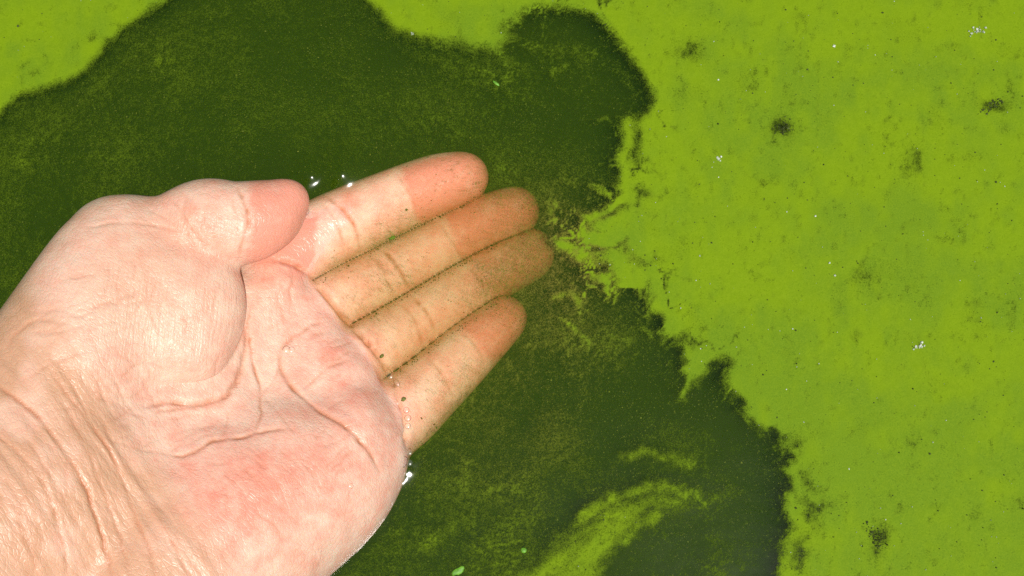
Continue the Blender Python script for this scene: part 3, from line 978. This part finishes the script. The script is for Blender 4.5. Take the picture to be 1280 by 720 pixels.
tag(film, 'bright lime green algae scum floating on the water', 'algae', kind='stuff')

# ------------------------------------------------------------------ fine matter in the water
def cover_at(px, py):
    p = np.stack([px, py], 1)
    w = np.array([at(a, b, 0.0) for a, b in p])
    i = np.clip(np.searchsorted(FXg, w[:, 0]), 0, nxf - 1)
    j = np.clip(np.searchsorted(FYg, w[:, 1]), 0, nyf - 1)
    return cover[i, j], w


def grains(name, pos, rad, mat):
    """one mesh of small irregular octahedra"""
    n = len(pos)
    base = np.array([[1, 0, 0], [-1, 0, 0], [0, 1, 0], [0, -1, 0], [0, 0, 1], [0, 0, -1]], float)
    tri = np.array([[0, 2, 4], [2, 1, 4], [1, 3, 4], [3, 0, 4], [2, 0, 5], [1, 2, 5], [3, 1, 5], [0, 3, 5]])
    ang = RNG.uniform(0, 6.28, n)
    jit = RNG.uniform(0.55, 1.3, (n, 6, 1))
    v = base[None] * jit * rad[:, None, None]
    c, s_ = np.cos(ang)[:, None], np.sin(ang)[:, None]
    v = np.stack([v[..., 0] * c - v[..., 1] * s_, v[..., 0] * s_ + v[..., 1] * c, v[..., 2]], -1) + pos[:, None]
    f = tri[None] + 6 * np.arange(n)[:, None, None]
    return mesh_np(name, v.reshape(-1, 3) / 1000.0, f.reshape(-1, 3), mat, smooth=False)


NG = 90000
gx_, gy_ = RNG.uniform(-30, 1010, NG), RNG.uniform(-30, 750, NG)
cg, wg = cover_at(gx_, gy_)
dens = 0.25 + 0.9 * sstep(0.35, 0.7, fbm(gx_ / 60, gy_ / 60, 4, 131)) + 0.8 * np.exp(-((gx_ - 690) ** 2 + (gy_ - 380) ** 2) / 120 ** 2)
onf = np.minimum.reduce([seg_dist(gx_, gy_, to_px(np.array([f[:3] for f in fs_])))[0] for fs_ in FINGERS.values()]) < 42
dens = dens * np.where(onf & (gx_ < 650), 0.06, 1.0)
keep = (cg < 0.45) & (RNG.uniform(0, 1.6, NG) < dens)
wg = wg[keep]
wg[:, 2] = -0.25 - RNG.gamma(1.5, 1.6, len(wg))
gr = grains('suspended_algae', wg, RNG.gamma(3.0, 0.03, len(wg)) + 0.04, M_GRAIN)
tag(gr, 'fine green algae grains hanging in the dark water', 'algae', kind='stuff')

# dark grains, and pale grains painted in for wet glints, on the scum
def on_scum(n, lo):
    a, b = RNG.uniform(-20, 1300, n), RNG.uniform(-20, 740, n)
    c, w = cover_at(a, b)
    w = w[c > lo]
    w[:, 2] = 0.55
    return w


w = on_scum(1700, 0.6)
tag(grains('dark_specks', w, RNG.gamma(2.0, 0.055, len(w)) + 0.05, M_DARK), 'tiny dark specks strewn over the green scum', 'specks', kind='stuff')
w = on_scum(700, 0.6)
tag(grains('pale_specks', w, RNG.gamma(2.0, 0.05, len(w)) + 0.05, M_WHITE), 'tiny pale glittering specks strewn over the green scum', 'specks', kind='stuff')

# algae grains gathered in the slits between the fingers
gp = []
for poly in ([(402, 352), (452, 324), (492, 299), (528, 279), (566, 264), (606, 240)], [(446, 408), (482, 386), (540, 352), (592, 323), (640, 299), (674, 284)], [(498, 466), (532, 441), (582, 406), (622, 378), (650, 362)]):
    C = curve_pts(poly, 40)
    for k in range(520):
        ic = RNG.integers(len(C))
        if vnoise(np.array([ic / 9.0]), np.array([0.5 + len(gp) * 0]), 77)[0] < RNG.uniform(0.25, 0.85):
            continue
        q = C[ic] + RNG.normal(0, 0.9, 2)
        gp.append((q[0], q[1]))
gp = np.array(gp)
top_i = np.where((facing > 0.02))[0]
HP = to_px(V[top_i])
cells = {}
for k, (a, b) in zip(top_i, (HP // 3).astype(int)):
    key = (a, b)
    if key not in cells or V[k, 2] > V[cells[key], 2]:
        cells[key] = k


def skin_at(px, py):
    """nearest point of the hand's upper skin seen at a photo pixel, and its normal"""
    best = None
    for da in range(-2, 3):
        for db in range(-2, 3):
            k = cells.get((int(px // 3) + da, int(py // 3) + db))
            if k is not None:
                q = to_px(V[k:k + 1])[0]
                d = (q[0] - px) ** 2 + (q[1] - py) ** 2
                if best is None or d < best[0]:
                    best = (d, k)
    return (V[best[1]].copy(), N[best[1]].copy()) if best else (at(px, py, 0.0), np.array([0, 0, 1.0]))


pos = np.array([skin_at(a, b)[0] + np.array([0, 0, RNG.uniform(0.1, 0.7)]) for a, b in gp])
tag(grains('settled_algae', pos, RNG.gamma(1.8, 0.055, len(pos)) + 0.05, mat_plain('settled_algae', (0.05, 0.036, 0.008), (0.12, 0.09, 0.012), 900.0)), 'dark algae grains settled in the slits between the fingers', 'algae', kind='stuff')


# ------------------------------------------------------------------ single small things
def lump(name, pos, sx, sy, sz, mat, seed, rz=0.0):
    """crumpled flake, sizes in mm (half axes)"""
    r = np.random.default_rng(seed)
    n, m = 14, 9
    vs = [[0, 0, 1.0]]
    for j in range(1, m):
        for i in range(n):
            th, ph = math.pi * j / m, 2 * math.pi * i / n
            vs.append([math.sin(th) * math.cos(ph), math.sin(th) * math.sin(ph), math.cos(th)])
    vs.append([0, 0, -1.0])
    vs = np.array(vs)
    k = 0.65 + 0.8 * fbm(vs[:, 0] * 2.2 + seed * 3.1, vs[:, 1] * 2.2 + vs[:, 2] * 1.7 + seed, 3, seed)
    vs = vs * k[:, None] * np.array([sx, sy, sz])
    c, s_ = math.cos(rz), math.sin(rz)
    vs = np.stack([vs[:, 0] * c - vs[:, 1] * s_, vs[:, 0] * s_ + vs[:, 1] * c, vs[:, 2]], 1)
    fs = []
    for i in range(n):
        fs.append((0, 1 + i, 1 + (i + 1) % n))
        for j in range(m - 2):
            a = 1 + j * n
            fs.append((a + i, a + n + i, a + n + (i + 1) % n, a + (i + 1) % n))
        a = 1 + (m - 2) * n
        fs.append((len(vs) - 1, a + (i + 1) % n, a + i))
    me = bpy.data.meshes.new(name)
    me.from_pydata((vs / 1000.0).tolist(), [], fs)
    me.update()
    me.materials.append(mat)
    for p in me.polygons:
        p.use_smooth = True
    ob = bpy.data.objects.new(name, me)
    COL.objects.link(ob)
    ob.location = Vector(pos) / 1000.0
    return ob


for k, (px_, py_, sx, sy, rz, lab) in enumerate([
    (1222, 39, 3.0, 1.4, 0.5, 'largest pale crumpled flake on the scum near the top right corner'),
    (1150, 432, 2.0, 1.0, 0.4, 'thin pale flake on the scum at mid height near the right edge'),
    (900, 198, 1.3, 0.9, 0.2, 'small pale flake on the scum right of the dark bay'),
]):
    nq = int(9 * sx)
    q = RNG.normal(0, 0.5, (nq, 3)) * np.array([sx, sy, 0.15])
    c, s_ = math.cos(rz), math.sin(rz)
    q = np.stack([q[:, 0] * c - q[:, 1] * s_, q[:, 0] * s_ + q[:, 1] * c, np.abs(q[:, 2])], 1) + at(px_, py_, 0.5)
    tag(grains('pale_flake', q, RNG.uniform(0.18, 0.5, nq), M_WHITE), lab, 'flake', 'pale flakes on the scum')
for k, (px_, py_, zz, sx, sy, rz, lab) in enumerate([
    (573, 714, 0.3, 2.2, 1.0, 0.5, 'bright green plant scrap floating at the bottom edge of the photo'),
    (620, 104, 0.3, 1.3, 0.45, -0.7, 'narrow bright green plant scrap floating above the index fingertip'),
    (655, 688, 0.3, 0.9, 0.8, 0.0, 'round green plant scrap beside the tongue of scum'),
    (491, 297, None, 1.1, 0.8, 0.2, 'green plant scrap caught between the index and middle finger'),
]):
    p = at(px_, py_, zz) if zz is not None else skin_at(px_, py_)[0] + np.array([0, 0, 0.6])
    tag(lump('plant_scrap', p, sx, sy, 0.3, M_LEAF, 51 + k, rz), lab, 'plant scrap', 'green plant scraps')
for k, (px_, py_, sx, sy, rz, lab) in enumerate([
    (477, 446, 0.75, 0.5, 0.9, 'olive speck lying on the base of the ring finger'),
    (505, 500, 0.85, 0.6, 0.7, 'olive speck lying on the base of the little finger'),
    (508, 263, 0.4, 0.35, 0.0, 'dark speck lying on the index finger'),
]):
    tag(lump('debris_speck', skin_at(px_, py_)[0] + np.array([0, 0, 0.3]), sx, sy, 0.35, mat_plain('olive_debris', (0.09, 0.10, 0.01), (0.16, 0.17, 0.015), 900.0), 71 + k, rz), lab, 'speck', 'specks on the fingers')


def clump(px_, py_, n, rx, ry, ang, lab):
    p0 = at(px_, py_, 0.4)
    q = RNG.normal(0, 1, (n, 3)) * np.array([rx, ry, 0.12])
    c, s_ = math.cos(ang), math.sin(ang)
    q = np.stack([q[:, 0] * c - q[:, 1] * s_, q[:, 0] * s_ + q[:, 1] * c, np.abs(q[:, 2])], 1) + p0
    ob = grains('algae_clump', q, RNG.gamma(3.0, 0.055, n) + 0.08, M_DARK)
    tag(ob, lab, 'algae clump', 'dark clumps in the scum')


clump(978, 160, 80, 1.5, 1.3, 0.0, 'round dark clump of old algae alone in the upper right scum')
clump(1240, 132, 90, 2.4, 0.8, 0.5, 'long dark clump of old algae near the right edge, upper half')
clump(1096, 672, 90, 1.0, 2.0, 0.5, 'dark clump of old algae in the lower right scum')

# drops of water standing on the skin
def dome(name, p, nn, r, hgt):
    """smooth flat drop, r and hgt in mm, resting on a surface of normal nn"""
    vs, fs, n, m = [(0, 0, hgt)], [], 20, 7
    for j in range(1, m + 1):
        a = j / m
        for i in range(n):
            t = 2 * math.pi * i / n
            vs.append((r * a * math.cos(t), r * a * math.sin(t), hgt * (1 - a * a) - (0.25 if j == m else 0)))
    for i in range(n):
        k = (i + 1) % n
        fs.append((0, 1 + i, 1 + k))
        for j in range(m - 1):
            o = 1 + j * n
            fs.append((o + i, o + n + i, o + n + k, o + k))
    fs.append(tuple(1 + (m - 1) * n + i for i in range(n))[::-1])
    me = bpy.data.meshes.new(name)
    me.from_pydata([tuple(c / 1000.0 for c in v) for v in vs], [], fs)
    for pl in me.polygons:
        pl.use_smooth = len(pl.vertices) < 5
    me.materials.append(M_DROP)
    ob = bpy.data.objects.new(name, me)
    COL.objects.link(ob)
    ob.location = Vector(p) / 1000.0
    ob.rotation_euler = Vector(nn).to_track_quat('Z', 'Y').to_euler()
    return ob


ROW = [(488, 470, 1.3), (497, 480, 1.0), (508, 513, 1.1), (510, 523, 1.2), (510, 533, 1.1), (512, 566, 1.1), (512, 579, 1.3)]  # added flat domes that catch sun glints along the waterline
NTH = ['topmost', 'second', 'third', 'fourth', 'fifth', 'sixth', 'lowest and largest']
for (px_, py_, r_), w_ in zip(ROW, NTH):
    pw = at(px_, py_, 0.0)
    iw, jw = np.argmin(np.abs(WX - pw[0])), np.argmin(np.abs(WY - pw[1]))
    pw[2] = max(Z[iw, jw], skin_at(px_, py_)[0][2]) + 0.1
    tag(dome('water_bead', pw, (0.05, -0.05, 1.0), r_ * 0.9, r_ * 0.15), w_ + ' of the glinting water beads in a row beside the little finger base', 'bead', 'water beads along the waterline')
for k, (px_, py_, r_, lab) in enumerate([
    (359, 436, 0.55, 'left one of two tiny water drops in the palm crease'),
    (365, 436, 0.5, 'right one of two tiny water drops in the palm crease'),
    (503, 577, 0.8, 'water drop at the outer edge of the palm by the little finger'),
    (438, 606, 0.4, 'tiny water drop on the outer heel of the palm'),
    (384, 264, 0.5, 'tiny water drop where the thumb tip meets the index finger'),
]):
    p, nn = skin_at(px_, py_)
    ob = dome('water_drop', p + nn * 0.1, nn * 0.3 + np.array([0.1, -0.12, 0.9]), r_ * 2.2, r_ * 0.36)
    tag(ob, lab, 'drop', 'water drops on the hand')
